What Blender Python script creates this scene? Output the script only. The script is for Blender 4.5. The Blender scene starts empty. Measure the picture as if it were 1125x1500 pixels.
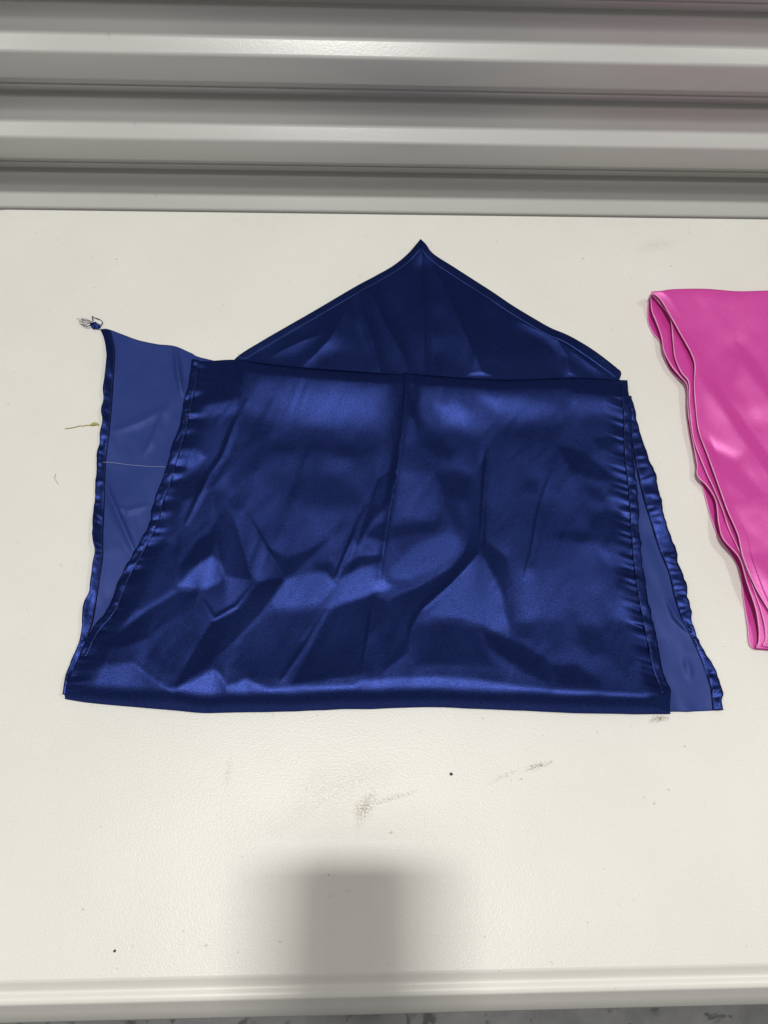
import bpy, bmesh, math, random
import numpy as np
from mathutils import Vector, Matrix

random.seed(7)
rng = np.random.default_rng(11)
SC = bpy.context.scene
COL = SC.collection

# ------------------------------------------------------------------ camera
TABLE = 0.74                                   # table height above the floor
CAM_H = 0.6404                                 # lens above the table top
WALL_Y = 0.7135                                # back face of the door corrugation
PITCH, YAW, ROLL = math.radians(64.41), math.radians(4.79), math.radians(4.26)
FPX = 1127.0                                   # focal length in pixels of a 1125 x 1500 frame
def basis():
    c, s = math.cos, math.sin
    fwd = np.array([s(YAW) * c(PITCH), c(YAW) * c(PITCH), -s(PITCH)])
    right = np.array([c(YAW), -s(YAW), 0.0])
    up = np.cross(right, fwd)
    return (c(ROLL) * right + s(ROLL) * up, -s(ROLL) * right + c(ROLL) * up, fwd)
RIGHT, UP, FWD = basis()
cam_data = bpy.data.cameras.new('camera')
cam = bpy.data.objects.new('camera', cam_data); COL.objects.link(cam)
cam_data.sensor_fit = 'VERTICAL'; cam_data.sensor_height = 36.0
cam_data.lens = FPX / 1500.0 * 36.0
cam_data.clip_start = 0.005; cam_data.clip_end = 60
m = Matrix.Identity(4)
for i in range(3):
    m[i][0], m[i][1], m[i][2] = RIGHT[i], UP[i], -FWD[i]
m[2][3] = TABLE + CAM_H
cam.matrix_world = m
SC.camera = cam

# ------------------------------------------------------------------ light
W = bpy.data.worlds.new('World'); SC.world = W; W.use_nodes = True
W.node_tree.nodes['Background'].inputs[0].default_value = (1.0, 0.985, 0.95, 1)
W.node_tree.nodes['Background'].inputs[1].default_value = 0.24
def lamp(name, loc, target, sx, sy, power, color):
    d = bpy.data.lights.new(name, 'AREA'); d.shape = 'RECTANGLE'
    d.size, d.size_y, d.energy, d.color = sx, sy, power, color
    o = bpy.data.objects.new(name, d); COL.objects.link(o)
    o.location = loc
    o.rotation_euler = (Vector(target) - Vector(loc)).to_track_quat('-Z', 'Y').to_euler()
    return o
# the ceiling lamp straight above the photographer, and the next one along the corridor
lamp('ceiling_lamp', (-0.08, 0.01, TABLE + 2.9), (-0.08, 0.01, 0), 0.25, 0.08, 39, (1.0, 0.985, 0.95))
lamp('ceiling_lamp', (-0.08, -0.10, TABLE + 2.9), (-0.08, -0.10, 0), 0.36, 0.10, 12, (1.0, 0.985, 0.95))
lamp('corridor_lamp', (1.45, 0.25, TABLE + 2.3), (1.2, 0.25, TABLE), 0.3, 0.12, 12, (1.0, 0.98, 0.94))
lamp('corridor_lamp', (-1.5, -0.1, TABLE + 2.3), (-1.2, -0.1, TABLE), 0.5, 0.3, 8, (1.0, 0.985, 0.95))
SC.view_settings.view_transform = 'Standard'
SC.view_settings.look = 'None'
SC.view_settings.exposure = 0.0
SC.view_settings.gamma = 1.0

# ------------------------------------------------------------------ helpers
def tag(o, label=None, cat=None, group=None, kind=None):
    if label: o['label'] = label
    if cat: o['category'] = cat
    if group: o['group'] = group
    if kind: o['kind'] = kind
    return o
def empty(name, loc):
    o = bpy.data.objects.new(name, None); COL.objects.link(o); o.location = loc
    o.empty_display_size = 0.05
    return o
def mesh_obj(name, verts, faces, mat, parent=None, smooth=True, uvs=None):
    me = bpy.data.meshes.new(name)
    me.from_pydata([tuple(map(float, v)) for v in verts], [], [tuple(map(int, f)) for f in faces])
    if smooth: me.polygons.foreach_set('use_smooth', [True] * len(me.polygons))
    if uvs is not None:
        ul = me.uv_layers.new(name='UVMap')
        li = np.empty(len(me.loops), dtype=np.int32); me.loops.foreach_get('vertex_index', li)
        ul.data.foreach_set('uv', np.asarray(uvs, dtype=np.float32)[li].ravel())
    me.materials.append(mat)
    me.update()
    o = bpy.data.objects.new(name, me); COL.objects.link(o)
    if parent is not None:
        o.parent = parent
        o.matrix_parent_inverse = Matrix.Translation(-Vector(parent.location))
    return o
def at(px, py, z=0.0):
    """points on the table plane (plus z) that a 1125 x 1500 picture shows at px, py"""
    px, py = np.asarray(px, float), np.asarray(py, float)
    z = np.broadcast_to(np.asarray(z, float), px.shape)
    a = (px - 562.5) / FPX; b = (750.0 - py) / FPX
    d = a[..., None] * RIGHT + b[..., None] * UP + FWD
    t = (z - CAM_H) / d[..., 2]
    p = d * t[..., None]
    p[..., 2] = TABLE + z
    return p
def resample(poly, n, smooth=True):
    P = np.asarray(poly, float)
    if smooth and len(P) > 2:                      # Catmull-Rom through the points
        Q = np.vstack([2 * P[0] - P[1], P, 2 * P[-1] - P[-2]]); out = []
        for i in range(1, len(Q) - 2):
            t = np.linspace(0, 1, 14, endpoint=False)[:, None]
            p0, p1, p2, p3 = Q[i - 1], Q[i], Q[i + 1], Q[i + 2]
            out.append(0.5 * (2 * p1 + (p2 - p0) * t + (2 * p0 - 5 * p1 + 4 * p2 - p3) * t ** 2 + (3 * p1 - p0 - 3 * p2 + p3) * t ** 3))
        P = np.vstack(out + [P[-1:]])
    s = np.concatenate([[0], np.cumsum(np.hypot(*np.diff(P, axis=0).T))])
    u = np.linspace(0, s[-1], n)
    return np.stack([np.interp(u, s, P[:, 0]), np.interp(u, s, P[:, 1])], 1)
def coons(top, bottom, left, right, nu, nv):
    """top/bottom run left to right, left/right run top to bottom -> (nv, nu, 2) picture points"""
    T, B, L, R_ = resample(top, nu), resample(bottom, nu), resample(left, nv), resample(right, nv)
    u = np.linspace(0, 1, nu)[None, :, None]; v = np.linspace(0, 1, nv)[:, None, None]
    return ((1 - v) * T[None] + v * B[None] + (1 - u) * L[:, None] + u * R_[:, None]
            - ((1 - u) * (1 - v) * T[0] + u * (1 - v) * T[-1] + (1 - u) * v * B[0] + u * v * B[-1]))
def grid_faces(nv, nu):
    i = np.arange(nv * nu).reshape(nv, nu)
    return np.stack([i[:-1, :-1], i[1:, :-1], i[1:, 1:], i[:-1, 1:]], -1).reshape(-1, 4)
def sheet(name, G, Z, mat, parent, thick=0.00035):
    nv, nu = Z.shape
    P = at(G[..., 0], G[..., 1], Z)
    uv = np.stack([P[..., 0], P[..., 1]], -1).reshape(-1, 2)
    o = mesh_obj(name, P.reshape(-1, 3), grid_faces(nv, nu), mat, parent, uvs=uv)
    if thick:
        md = o.modifiers.new('thickness', 'SOLIDIFY'); md.thickness = thick; md.offset = -1
    return o
def smoothstep(a, b, x):
    t = np.clip((x - a) / (b - a), 0, 1); return t * t * (3 - 2 * t)
def noise1(n, cell, seed=0):
    r = np.random.default_rng(seed); k = int(n / cell) + 4
    v = r.uniform(-1, 1, k); x = np.arange(n) / cell; i = x.astype(int); f = x - i; f = f * f * (3 - 2 * f)
    return v[i] * (1 - f) + v[i + 1] * f
def noise2(X, Y, cell, seed=0):
    r = np.random.default_rng(seed); x = X / cell; y = Y / cell
    x = x - x.min(); y = y - y.min(); i = x.astype(int); j = y.astype(int)
    V = r.uniform(-1, 1, (j.max() + 2, i.max() + 2)); fx = x - i; fy = y - j
    fx = fx * fx * (3 - 2 * fx); fy = fy * fy * (3 - 2 * fy)
    return ((V[j, i] * (1 - fx) + V[j, i + 1] * fx) * (1 - fy) + (V[j + 1, i] * (1 - fx) + V[j + 1, i + 1] * fx) * fy)
def seg_dist(X, Y, poly, closed=False):
    P = np.asarray(poly, float); D = np.full(X.shape, 1e9)
    n = len(P) if closed else len(P) - 1
    for i in range(n):
        a, b = P[i], P[(i + 1) % len(P)]; d = b - a; L2 = max(d @ d, 1e-9)
        t = np.clip(((X - a[0]) * d[0] + (Y - a[1]) * d[1]) / L2, 0, 1)
        D = np.minimum(D, np.hypot(X - a[0] - t * d[0], Y - a[1] - t * d[1]))
    return D
def inside(X, Y, poly):
    P = np.asarray(poly, float); C = np.zeros(X.shape, bool)
    for i in range(len(P)):
        (x0, y0), (x1, y1) = P[i], P[(i + 1) % len(P)]
        if y0 == y1: continue
        C ^= ((y0 > Y) != (y1 > Y)) & (X < (x1 - x0) * (Y - y0) / (y1 - y0) + x0)
    return C
def patch_mask(X, Y, poly, soft):
    D = seg_dist(X, Y, poly, True); D = np.where(inside(X, Y, poly), D, -D)
    return smoothstep(-soft, soft, D)
def bilinear(F, x0, y0, step, X, Y):
    x = np.clip((X - x0) / step, 0, F.shape[1] - 1.001); y = np.clip((Y - y0) / step, 0, F.shape[0] - 1.001)
    i = x.astype(int); j = y.astype(int); fx = x - i; fy = y - j
    return ((F[j, i] * (1 - fx) + F[j, i + 1] * fx) * (1 - fy) + (F[j + 1, i] * (1 - fx) + F[j + 1, i + 1] * fx) * fy)
def relief(gx, gy, Vm, ty, ta, ST, per=3.5, lam=0.0004):
    """height field whose slopes towards the viewer follow Vm (10 = faces the lamp, 0 = turned well away)"""
    slope = np.tan(np.radians(np.interp(gy, ty, ta) - (10 - Vm) * per))
    xc = np.full(gy.shape[0], gx.mean())
    mpp = np.linalg.norm(at(xc, gy[:, 0] - 0.5) - at(xc, gy[:, 0] + 0.5), axis=1)
    gpy = -slope * mpp[:, None] * ST                       # height change per grid row
    G2 = np.concatenate([gpy, -gpy[::-1]], 0); G2 = np.concatenate([G2, G2[:, ::-1]], 1)
    ny, nx = G2.shape
    ky = 2 * np.pi * np.fft.fftfreq(ny)[:, None]; kx = 2 * np.pi * np.fft.fftfreq(nx)[None, :]
    Dy = np.exp(1j * ky) - 1; Dx = np.exp(1j * kx) - 1
    Zf = np.conj(Dy) * np.fft.fft2(G2) / (np.abs(Dy) ** 2 + 0.05 * np.abs(Dx) ** 2 + lam)
    return np.real(np.fft.ifft2(Zf))[:gy.shape[0], :gx.shape[1]]
def tube(name, pts, rad, mat, parent, sides=6, taper=None):
    P = [Vector(map(float, p)) for p in pts]; V = []; F = []
    for i, p in enumerate(P):
        t = (P[min(i + 1, len(P) - 1)] - P[max(i - 1, 0)]).normalized()
        a = t.cross(Vector((0, 0, 1))); a = a.normalized() if a.length > 1e-6 else Vector((1, 0, 0)); b = t.cross(a)
        r = rad * (taper[i] if taper is not None else 1)
        for k in range(sides):
            w = 2 * math.pi * k / sides
            V.append(p + a * math.cos(w) * r + b * math.sin(w) * r)
    for i in range(len(P) - 1):
        for k in range(sides):
            F.append((i * sides + k, i * sides + (k + 1) % sides, (i + 1) * sides + (k + 1) % sides, (i + 1) * sides + k))
    F.append(tuple(range(sides))[::-1]); F.append(tuple((len(P) - 1) * sides + k for k in range(sides)))
    return mesh_obj(name, V, F, mat, parent)

# ------------------------------------------------------------------ materials
class NT:
    def __init__(s, name):
        s.m = bpy.data.materials.new(name); s.m.use_nodes = True; s.t = s.m.node_tree
        s.b = s.t.nodes['Principled BSDF']
    def n(s, kind, **kw):
        o = s.t.nodes.new(kind)
        for k, v in kw.items():
            if k.startswith('i_'):
                key = k[2:]; key = int(key) if key.isdigit() else key.replace('_', ' ')
                o.inputs[key].default_value = v
            else: setattr(o, k, v)
        return o
    def l(s, a, b): s.t.links.new(a, b)
    def set(s, **kw):
        for k, v in kw.items(): s.b.inputs[k.replace('_', ' ')].default_value = v
def ramp(N, src, stops):
    r = N.n('ShaderNodeValToRGB'); e = r.color_ramp.elements
    while len(e) < len(stops): e.new(0.5)
    for q, (p, c) in zip(e, stops): q.position = p; q.color = c if len(c) == 4 else (*c, 1)
    N.l(src, r.inputs[0]); return r
def g(v): return (v, v, v, 1)

def mat_satin(name, diff, spec, rough, grain=0.5):
    """woven satin: dull body colour plus a coloured sheen that falls off quickly"""
    N = NT(name); N.t.nodes.remove(N.b)
    out = N.t.nodes['Material Output']
    tc = N.n('ShaderNodeTexCoord')
    nz = N.n('ShaderNodeTexNoise', i_Scale=1100.0, i_Detail=1.0, i_Roughness=0.8); N.l(tc.outputs['Object'], nz.inputs['Vector'])
    mp = N.n('ShaderNodeMapping'); mp.inputs['Scale'].default_value = (1.0, 4.0, 1.0); N.l(tc.outputs['Object'], mp.inputs['Vector'])
    yarn = N.n('ShaderNodeTexNoise', i_Scale=520.0, i_Detail=1.0, i_Roughness=0.6); N.l(mp.outputs[0], yarn.inputs['Vector'])
    big = N.n('ShaderNodeTexNoise', i_Scale=30.0, i_Detail=2.0); N.l(tc.outputs['Object'], big.inputs['Vector'])
    r = ramp(N, nz.outputs['Fac'], [(0.25, g(1 - 0.75 * grain)), (0.75, g(1 + 0.0))]); r.color_ramp.elements[1].color = g(1.0)
    r2 = ramp(N, yarn.outputs['Fac'], [(0.3, g(1 - 0.35 * grain)), (0.7, g(1.0))])
    def tint(col):
        a = N.n('ShaderNodeMix', data_type='RGBA', blend_type='MULTIPLY'); a.inputs['Factor'].default_value = 1; a.inputs['A'].default_value = (*col, 1)
        N.l(r.outputs['Color'], a.inputs['B'])
        b = N.n('ShaderNodeMix', data_type='RGBA', blend_type='MULTIPLY'); b.inputs['Factor'].default_value = 1
        N.l(a.outputs['Result'], b.inputs['A']); N.l(r2.outputs['Color'], b.inputs['B']); return b.outputs['Result']
    b1 = N.n('ShaderNodeBump', i_Strength=0.32 * grain, i_Distance=0.0005); N.l(nz.outputs['Fac'], b1.inputs['Height'])
    b2 = N.n('ShaderNodeBump', i_Strength=0.05 * grain, i_Distance=0.0005); N.l(yarn.outputs['Fac'], b2.inputs['Height']); N.l(b1.outputs[0], b2.inputs['Normal'])
    d = N.n('ShaderNodeBsdfDiffuse'); N.l(b2.outputs[0], d.inputs['Normal']); d.inputs['Color'].default_value = (*diff, 1)
    gl = N.n('ShaderNodeBsdfAnisotropic', distribution='BECKMANN'); N.l(tint(spec), gl.inputs['Color']); N.l(b2.outputs[0], gl.inputs['Normal'])
    mr = N.n('ShaderNodeMapRange', i_1=0.3, i_2=0.7, i_3=rough - 0.012, i_4=rough + 0.012); N.l(big.outputs['Fac'], mr.inputs[0]); N.l(mr.outputs[0], gl.inputs['Roughness'])
    ad = N.n('ShaderNodeAddShader'); N.l(d.outputs[0], ad.inputs[0]); N.l(gl.outputs[0], ad.inputs[1]); N.l(ad.outputs[0], out.inputs['Surface'])
    return N.m
def mat_plain(name, col, rough, noise=0.0, scale=200.0, bump=0.0, metallic=0.0):
    N = NT(name); N.set(Roughness=rough, Metallic=metallic)
    tc = N.n('ShaderNodeTexCoord')
    nz = N.n('ShaderNodeTexNoise', i_Scale=scale, i_Detail=4.0); N.l(tc.outputs['Object'], nz.inputs['Vector'])
    r = ramp(N, nz.outputs['Fac'], [(0.3, tuple(c * (1 - noise) for c in col)), (0.7, tuple(min(1, c * (1 + noise)) for c in col))])
    N.l(r.outputs['Color'], N.b.inputs['Base Color'])
    if bump:
        b = N.n('ShaderNodeBump', i_Strength=bump, i_Distance=0.0005); N.l(nz.outputs['Fac'], b.inputs['Height']); N.l(b.outputs[0], N.b.inputs['Normal'])
    return N.m
BLUE = mat_satin('blue_satin', (0.002, 0.0048, 0.024), (0.030, 0.050, 0.218), 0.44, 0.9)
BLUE_BACK = mat_satin('blue_satin_reverse', (0.023, 0.041, 0.172), (0.014, 0.017, 0.040), 0.50, 0.35)
PINK = mat_satin('pink_satin', (0.50, 0.046, 0.275), (0.25, 0.11, 0.21), 0.45, 0.7)
PINK_HEM = mat_plain('pink_hem_thread', (0.82, 0.36, 0.60), 0.5, 0.1, 900, 0.3)
BLUE_THREAD = mat_plain('dark_blue_thread', (0.012, 0.02, 0.08), 0.6, 0.2, 900)
DOOR = None
def mat_door():
    N = NT('painted_steel'); tc = N.n('ShaderNodeTexCoord')
    mp = N.n('ShaderNodeMapping'); mp.inputs['Scale'].default_value = (1, 6, 6); N.l(tc.outputs['Object'], mp.inputs['Vector'])
    nz = N.n('ShaderNodeTexNoise', i_Scale=5.0, i_Detail=5.0); N.l(mp.outputs[0], nz.inputs['Vector'])
    r = ramp(N, nz.outputs['Fac'], [(0.25, (0.455, 0.455, 0.435)), (0.75, (0.495, 0.495, 0.475))])
    sp = N.n('ShaderNodeTexNoise', i_Scale=90.0, i_Detail=2.0); N.l(tc.outputs['Object'], sp.inputs['Vector'])
    sr = ramp(N, sp.outputs['Fac'], [(0.73, g(1.0)), (0.80, g(0.72))])
    mul = N.n('ShaderNodeMix', data_type='RGBA', blend_type='MULTIPLY'); mul.inputs['Factor'].default_value = 0.5
    N.l(r.outputs['Color'], mul.inputs['A']); N.l(sr.outputs['Color'], mul.inputs['B']); N.l(mul.outputs['Result'], N.b.inputs['Base Color'])
    fine = N.n('ShaderNodeTexNoise', i_Scale=420.0, i_Detail=3.0); N.l(tc.outputs['Object'], fine.inputs['Vector'])
    b = N.n('ShaderNodeBump', i_Strength=0.10, i_Distance=0.0006); N.l(fine.outputs['Fac'], b.inputs['Height']); N.l(b.outputs[0], N.b.inputs['Normal'])
    N.set(Roughness=0.29, IOR=1.55)
    return N.m
DOOR = mat_door()
def mat_table(smudges, pebble):
    N = NT('white_moulded_plastic' if pebble else 'smooth_white_plastic'); tc = N.n('ShaderNodeTexCoord')
    co = tc.outputs['Object']
    big = N.n('ShaderNodeTexNoise', i_Scale=7.0, i_Detail=6.0, i_Roughness=0.6); N.l(co, big.inputs['Vector'])
    base = ramp(N, big.outputs['Fac'], [(0.3, (0.715, 0.70, 0.65)), (0.7, (0.76, 0.745, 0.698))])
    last = base.outputs['Color']
    peb = N.n('ShaderNodeTexNoise', i_Scale=720.0, i_Detail=1.0, i_Roughness=0.5); N.l(co, peb.inputs['Vector'])
    # scattered fine grime specks
    sp = N.n('ShaderNodeTexNoise', i_Scale=210.0, i_Detail=1.0); N.l(co, sp.inputs['Vector'])
    sr = ramp(N, sp.outputs['Fac'], [(0.775, g(0)), (0.82, g(0.5))])
    mx = N.n('ShaderNodeMix', data_type='RGBA'); N.l(sr.outputs['Color'], mx.inputs['Factor']); N.l(last, mx.inputs['A']); mx.inputs['B'].default_value = (0.30, 0.28, 0.23, 1)
    last = mx.outputs['Result']
    for (c, rx, ry, ang, amt, tint, thr) in smudges:
        mp = N.n('ShaderNodeMapping', vector_type='TEXTURE'); mp.inputs['Location'].default_value = c
        mp.inputs['Rotation'].default_value = (0, 0, ang); mp.inputs['Scale'].default_value = (rx, ry, 1); N.l(co, mp.inputs['Vector'])
        dist = N.n('ShaderNodeTexNoise', i_Scale=1.4, i_Detail=4.0); N.l(mp.outputs[0], dist.inputs['Vector'])
        ln = N.n('ShaderNodeVectorMath', operation='LENGTH'); N.l(mp.outputs[0], ln.inputs[0])
        ad = N.n('ShaderNodeMath', operation='MULTIPLY_ADD'); N.l(dist.outputs['Fac'], ad.inputs[0]); ad.inputs[1].default_value = 1.0; N.l(ln.outputs['Value'], ad.inputs[2])
        fall = ramp(N, ad.outputs[0], [(0.55, g(1)), (1.15, g(0))])
        gr = ramp(N, peb.outputs['Fac'], [(thr, g(0)), (thr + 0.16, g(1))])
        ml = N.n('ShaderNodeMath', operation='MULTIPLY'); N.l(fall.outputs['Color'], ml.inputs[0]); N.l(gr.outputs['Color'], ml.inputs[1])
        m2 = N.n('ShaderNodeMath', operation='MULTIPLY'); N.l(ml.outputs[0], m2.inputs[0]); m2.inputs[1].default_value = amt
        mx = N.n('ShaderNodeMix', data_type='RGBA'); N.l(m2.outputs[0], mx.inputs['Factor']); N.l(last, mx.inputs['A']); mx.inputs['B'].default_value = (*tint, 1)
        last = mx.outputs['Result']
    N.l(last, N.b.inputs['Base Color'])
    N.set(Roughness=0.40 if pebble else 0.36, IOR=1.5)
    if pebble:
        b = N.n('ShaderNodeBump', i_Strength=0.22, i_Distance=0.0010); N.l(peb.outputs['Fac'], b.inputs['Height'])
        lo = N.n('ShaderNodeBump', i_Strength=0.25, i_Distance=0.0012); N.l(big.outputs['Fac'], lo.inputs['Height']); N.l(b.outputs[0], lo.inputs['Normal'])
        N.l(lo.outputs[0], N.b.inputs['Normal'])
    return N.m
def mat_floor():
    N = NT('concrete'); tc = N.n('ShaderNodeTexCoord')
    a = N.n('ShaderNodeTexNoise', i_Scale=14.0, i_Detail=8.0, i_Roughness=0.7); N.l(tc.outputs['Object'], a.inputs['Vector'])
    r = ramp(N, a.outputs['Fac'], [(0.3, (0.13, 0.13, 0.135)), (0.7, (0.22, 0.22, 0.22))])
    c = N.n('ShaderNodeTexNoise', i_Scale=32.0, i_Detail=5.0, i_Distortion=0.8); N.l(tc.outputs['Object'], c.inputs['Vector'])
    s = ramp(N, c.outputs['Fac'], [(0.60, g(1)), (0.68, g(0.35))])
    mul = N.n('ShaderNodeMix', data_type='RGBA', blend_type='MULTIPLY'); mul.inputs['Factor'].default_value = 1.0
    N.l(r.outputs['Color'], mul.inputs['A']); N.l(s.outputs['Color'], mul.inputs['B']); N.l(mul.outputs['Result'], N.b.inputs['Base Color'])
    b = N.n('ShaderNodeBump', i_Strength=0.3, i_Distance=0.002); N.l(a.outputs['Fac'], b.inputs['Height']); N.l(b.outputs[0], N.b.inputs['Normal'])
    N.set(Roughness=0.6)
    return N.m

# ------------------------------------------------------------------ floor
fv = [(-4, -3, 0), (4, -3, 0), (4, 1.2, 0), (-4, 1.2, 0)]
tag(mesh_obj('floor', fv, [(0, 1, 2, 3)], mat_floor(), smooth=False), 'grey stained concrete floor below the table edge', 'floor', kind='structure')

# ------------------------------------------------------------------ roll-up door
PER = 0.0927; Z1 = 0.2071
door = empty('roll_up_door', (0.4, WALL_Y, 0))
tag(door, 'pale grey ribbed steel roll-up door behind the table', 'door')
# one rib: (distance out towards the camera, drop below the rib's top)
D = 0.0135
def fillet(pts, r=0.0028, k=4):
    out = [pts[0]]
    for a, b, c in zip(pts, pts[1:], pts[2:]):
        a, b, c = map(np.array, (a, b, c)); u = (a - b) / np.linalg.norm(a - b); w = (c - b) / np.linalg.norm(c - b)
        for t in np.linspace(0, 1, k):
            out.append(tuple((1 - t) ** 2 * (b + u * r) + 2 * t * (1 - t) * b + t * t * (b + w * r)))
    return out + [pts[-1]]
S = -0.0065                                         # plane of the joint between two ribs
raw = [(S, 0.0), (0.0, 0.0012), (0.0, 0.0285), (D, 0.0380), (D - 0.0026, 0.0672), (D - 0.0065, 0.0688)]
prof = fillet(raw, 0.0022) + [(S + 0.002, 0.0712), (S, 0.0735), (S, 0.0760), (S + 0.0010, 0.0766), (S + 0.0010, 0.0785), (S, 0.0792), (S, 0.0840), (S + 0.0012, 0.0846), (S + 0.0012, 0.0866), (S, 0.0872), (S, PER)]
NX = 60
xs = np.linspace(-1.5, 2.3, NX)
V = []; F = []
for j, x in enumerate(xs):
    for (o_, dz) in prof: V.append((x, -o_, -dz))
K = len(prof)
for j in range(NX - 1):
    for i in range(K - 1): F.append((j * K + i, j * K + i + 1, (j + 1) * K + i + 1, (j + 1) * K + i))
rib0 = mesh_obj('door_rib', V, F, DOOR, None)
me = rib0.data
try: me.set_sharp_from_angle(angle=math.radians(24))
except Exception: pass
k0 = -9; k1 = int((TABLE + Z1) / PER)
ribs = []
for k in range(k0, k1):
    o = rib0 if k == k0 else rib0.copy()
    if k != k0: COL.objects.link(o)
    o.parent = door
    o.location = (-0.4, 0, TABLE + Z1 - k * PER)

# ------------------------------------------------------------------ table
YB = WALL_Y - 0.03; YF = YB - 0.76
XL = float(at(12, 305)[0]) - 0.055; XR = XL + 1.83
def rrect(off, z, R0=0.055, seg=10):
    r = max(R0 - off, 0.004); x0, x1, y0, y1 = XL + off, XR - off, YF + off, YB - 0.3 * off
    P = []
    for cx, cy, a0 in ((x1 - r, y1 - r, 0), (x0 + r, y1 - r, 90), (x0 + r, y0 + r, 180), (x1 - r, y0 + r, 270)):
        for i in range(seg + 1):
            a = math.radians(a0 + 90 * i / seg); P.append((cx + r * math.cos(a), cy + r * math.sin(a), TABLE + z))
    return P
def w2(px, py): p = at(px, py); return (float(p[0]), float(p[1]), TABLE)
smudges = [
    (w2(536, 1185), 0.0306, 0.0198, 0.9, 0.80, (0.30, 0.25, 0.16), 0.40),
    (w2(575, 1170), 0.0432, 0.0063, 0.25, 0.69, (0.33, 0.29, 0.22), 0.42),
    (w2(490, 1165), 0.1080, 0.0540, 0.3, 0.35, (0.48, 0.43, 0.32), 0.40),
    (w2(788, 1123), 0.0288, 0.0072, 0.25, 0.94, (0.33, 0.28, 0.20), 0.42),
    (w2(738, 1138), 0.0288, 0.0072, 0.35, 0.50, (0.40, 0.35, 0.26), 0.44),
    (w2(965, 1054), 0.0198, 0.0081, 0.1, 1.00, (0.25, 0.21, 0.14), 0.38),
    (w2(333, 1135), 0.0072, 0.0324, -0.1, 0.44, (0.40, 0.35, 0.26), 0.44),
    (w2(960, 362), 0.0630, 0.0288, 0.2, 0.35, (0.45, 0.40, 0.32), 0.42),
]
table = empty('folding_table', (0.5 * (XL + XR), 0.5 * (YF + YB), 0))
tag(table, 'white moulded plastic folding table with grooved edge', 'table')
top_ring = rrect(0.0165, 0)
bm = bmesh.new(); bm.faces.new([bm.verts.new(p) for p in top_ring])
me = bpy.data.meshes.new('tabletop'); bm.to_mesh(me); bm.free(); me.materials.append(mat_table(smudges, True))
tt = bpy.data.objects.new('tabletop', me); COL.objects.link(tt); tt.parent = table; tt.matrix_parent_inverse = Matrix.Translation(-table.location)
rings = [(0.0165, 0), (0.0150, -0.0003), (0.0138, -0.0014), (0.0100, -0.0052), (0.0090, -0.0060), (0.0078, -0.0062), (0.0066, -0.0058), (0.0054, -0.0052),
         (0.0035, -0.0049), (0.0015, -0.0052), (0.0003, -0.0063), (-0.0006, -0.0085), (-0.006, -0.018), (-0.013, -0.032), (-0.0155, -0.046), (-0.013, -0.048), (0.02, -0.048)]
V = []; F = []
for (o_, z) in rings: V += rrect(o_, z)
n = len(top_ring)
for i in range(len(rings) - 1):
    for k in range(n): F.append((i * n + k, (i + 1) * n + k, (i + 1) * n + (k + 1) % n, i * n + (k + 1) % n))
F.append(tuple((len(rings) - 1) * n + k for k in range(n)))
rim = mesh_obj('rim', V, F, mat_table([], False), table)
LEG = mat_plain('grey_powder_coat', (0.25, 0.25, 0.25), 0.4, 0.08, 60)
for sx in (XL + 0.22, XR - 0.22):
    y0, y1 = YF + 0.10, YB - 0.10
    pts = [(sx, y0, 0.003), (sx, y0, 0.35), (sx, y0 + 0.01, TABLE - 0.07), (sx, y0 + 0.03, TABLE - 0.052), (sx, 0.5 * (y0 + y1), TABLE - 0.052), (sx, y1 - 0.03, TABLE - 0.052), (sx, y1 - 0.01, TABLE - 0.07), (sx, y1, 0.35), (sx, y1, 0.003)]
    tube('leg_frame', pts, 0.013, LEG, table, 10)

# ------------------------------------------------------------------ blue satin cloth
cloth = empty('blue_satin_cloth', tuple(at(560, 800)))
tag(cloth, 'navy blue satin cloth folded on the white table, its pointed end towards the door', 'cloth')

L_OUT = [(147, 482), (153, 497), (155.5, 519), (155, 540), (150, 583), (148, 626), (142, 672), (139, 715), (138, 743), (136, 782), (138.5, 812), (134, 839), (131, 868), (122, 888), (119, 921), (115, 940), (106, 964), (96, 990), (91, 1017)]
L_IN = [(162, 484), (167, 503), (168.5, 519), (167, 550), (165, 579), (161, 629), (155, 679), (153, 743), (151, 790), (151, 815), (146, 850), (140, 890), (136, 912), (130, 930), (124, 950), (116, 972), (111, 1000), (110, 1022)]
R_OUT = [(925, 580), (932, 610), (944, 655), (961, 696), (969, 735), (978, 772), (990, 807), (993, 822), (1003, 846), (1008, 875), (1013, 900), (1023, 938), (1034, 957), (1043, 970), (1052, 995), (1059, 1013), (1057, 1027), (1060, 1040)]
R_IN = [(919, 580), (923, 620), (928, 664), (940, 722), (952, 762), (965, 804), (979, 838), (987, 872), (997, 903), (1010, 928), (1021, 952), (1031, 977), (1040, 1005), (1043, 1030), (1044, 1040)]
def wavy(poly, amp, cell, seed, n=160):
    P = resample(poly, n); t = np.gradient(P, axis=0); nrm = np.stack([-t[:, 1], t[:, 0]], 1); nrm /= np.linalg.norm(nrm, axis=1)[:, None] + 1e-9
    w = noise1(n, cell, seed) + 0.5 * noise1(n, cell * 0.45, seed + 1); w *= np.sin(np.linspace(0, np.pi, n)) ** 0.3
    return P + nrm * (amp * w)[:, None]
def upto(P, n): return P[: n]
L_OUT = wavy(L_OUT, 1.5, 5, 501); R_OUT = wavy(R_OUT, 1.6, 4, 511)
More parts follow.
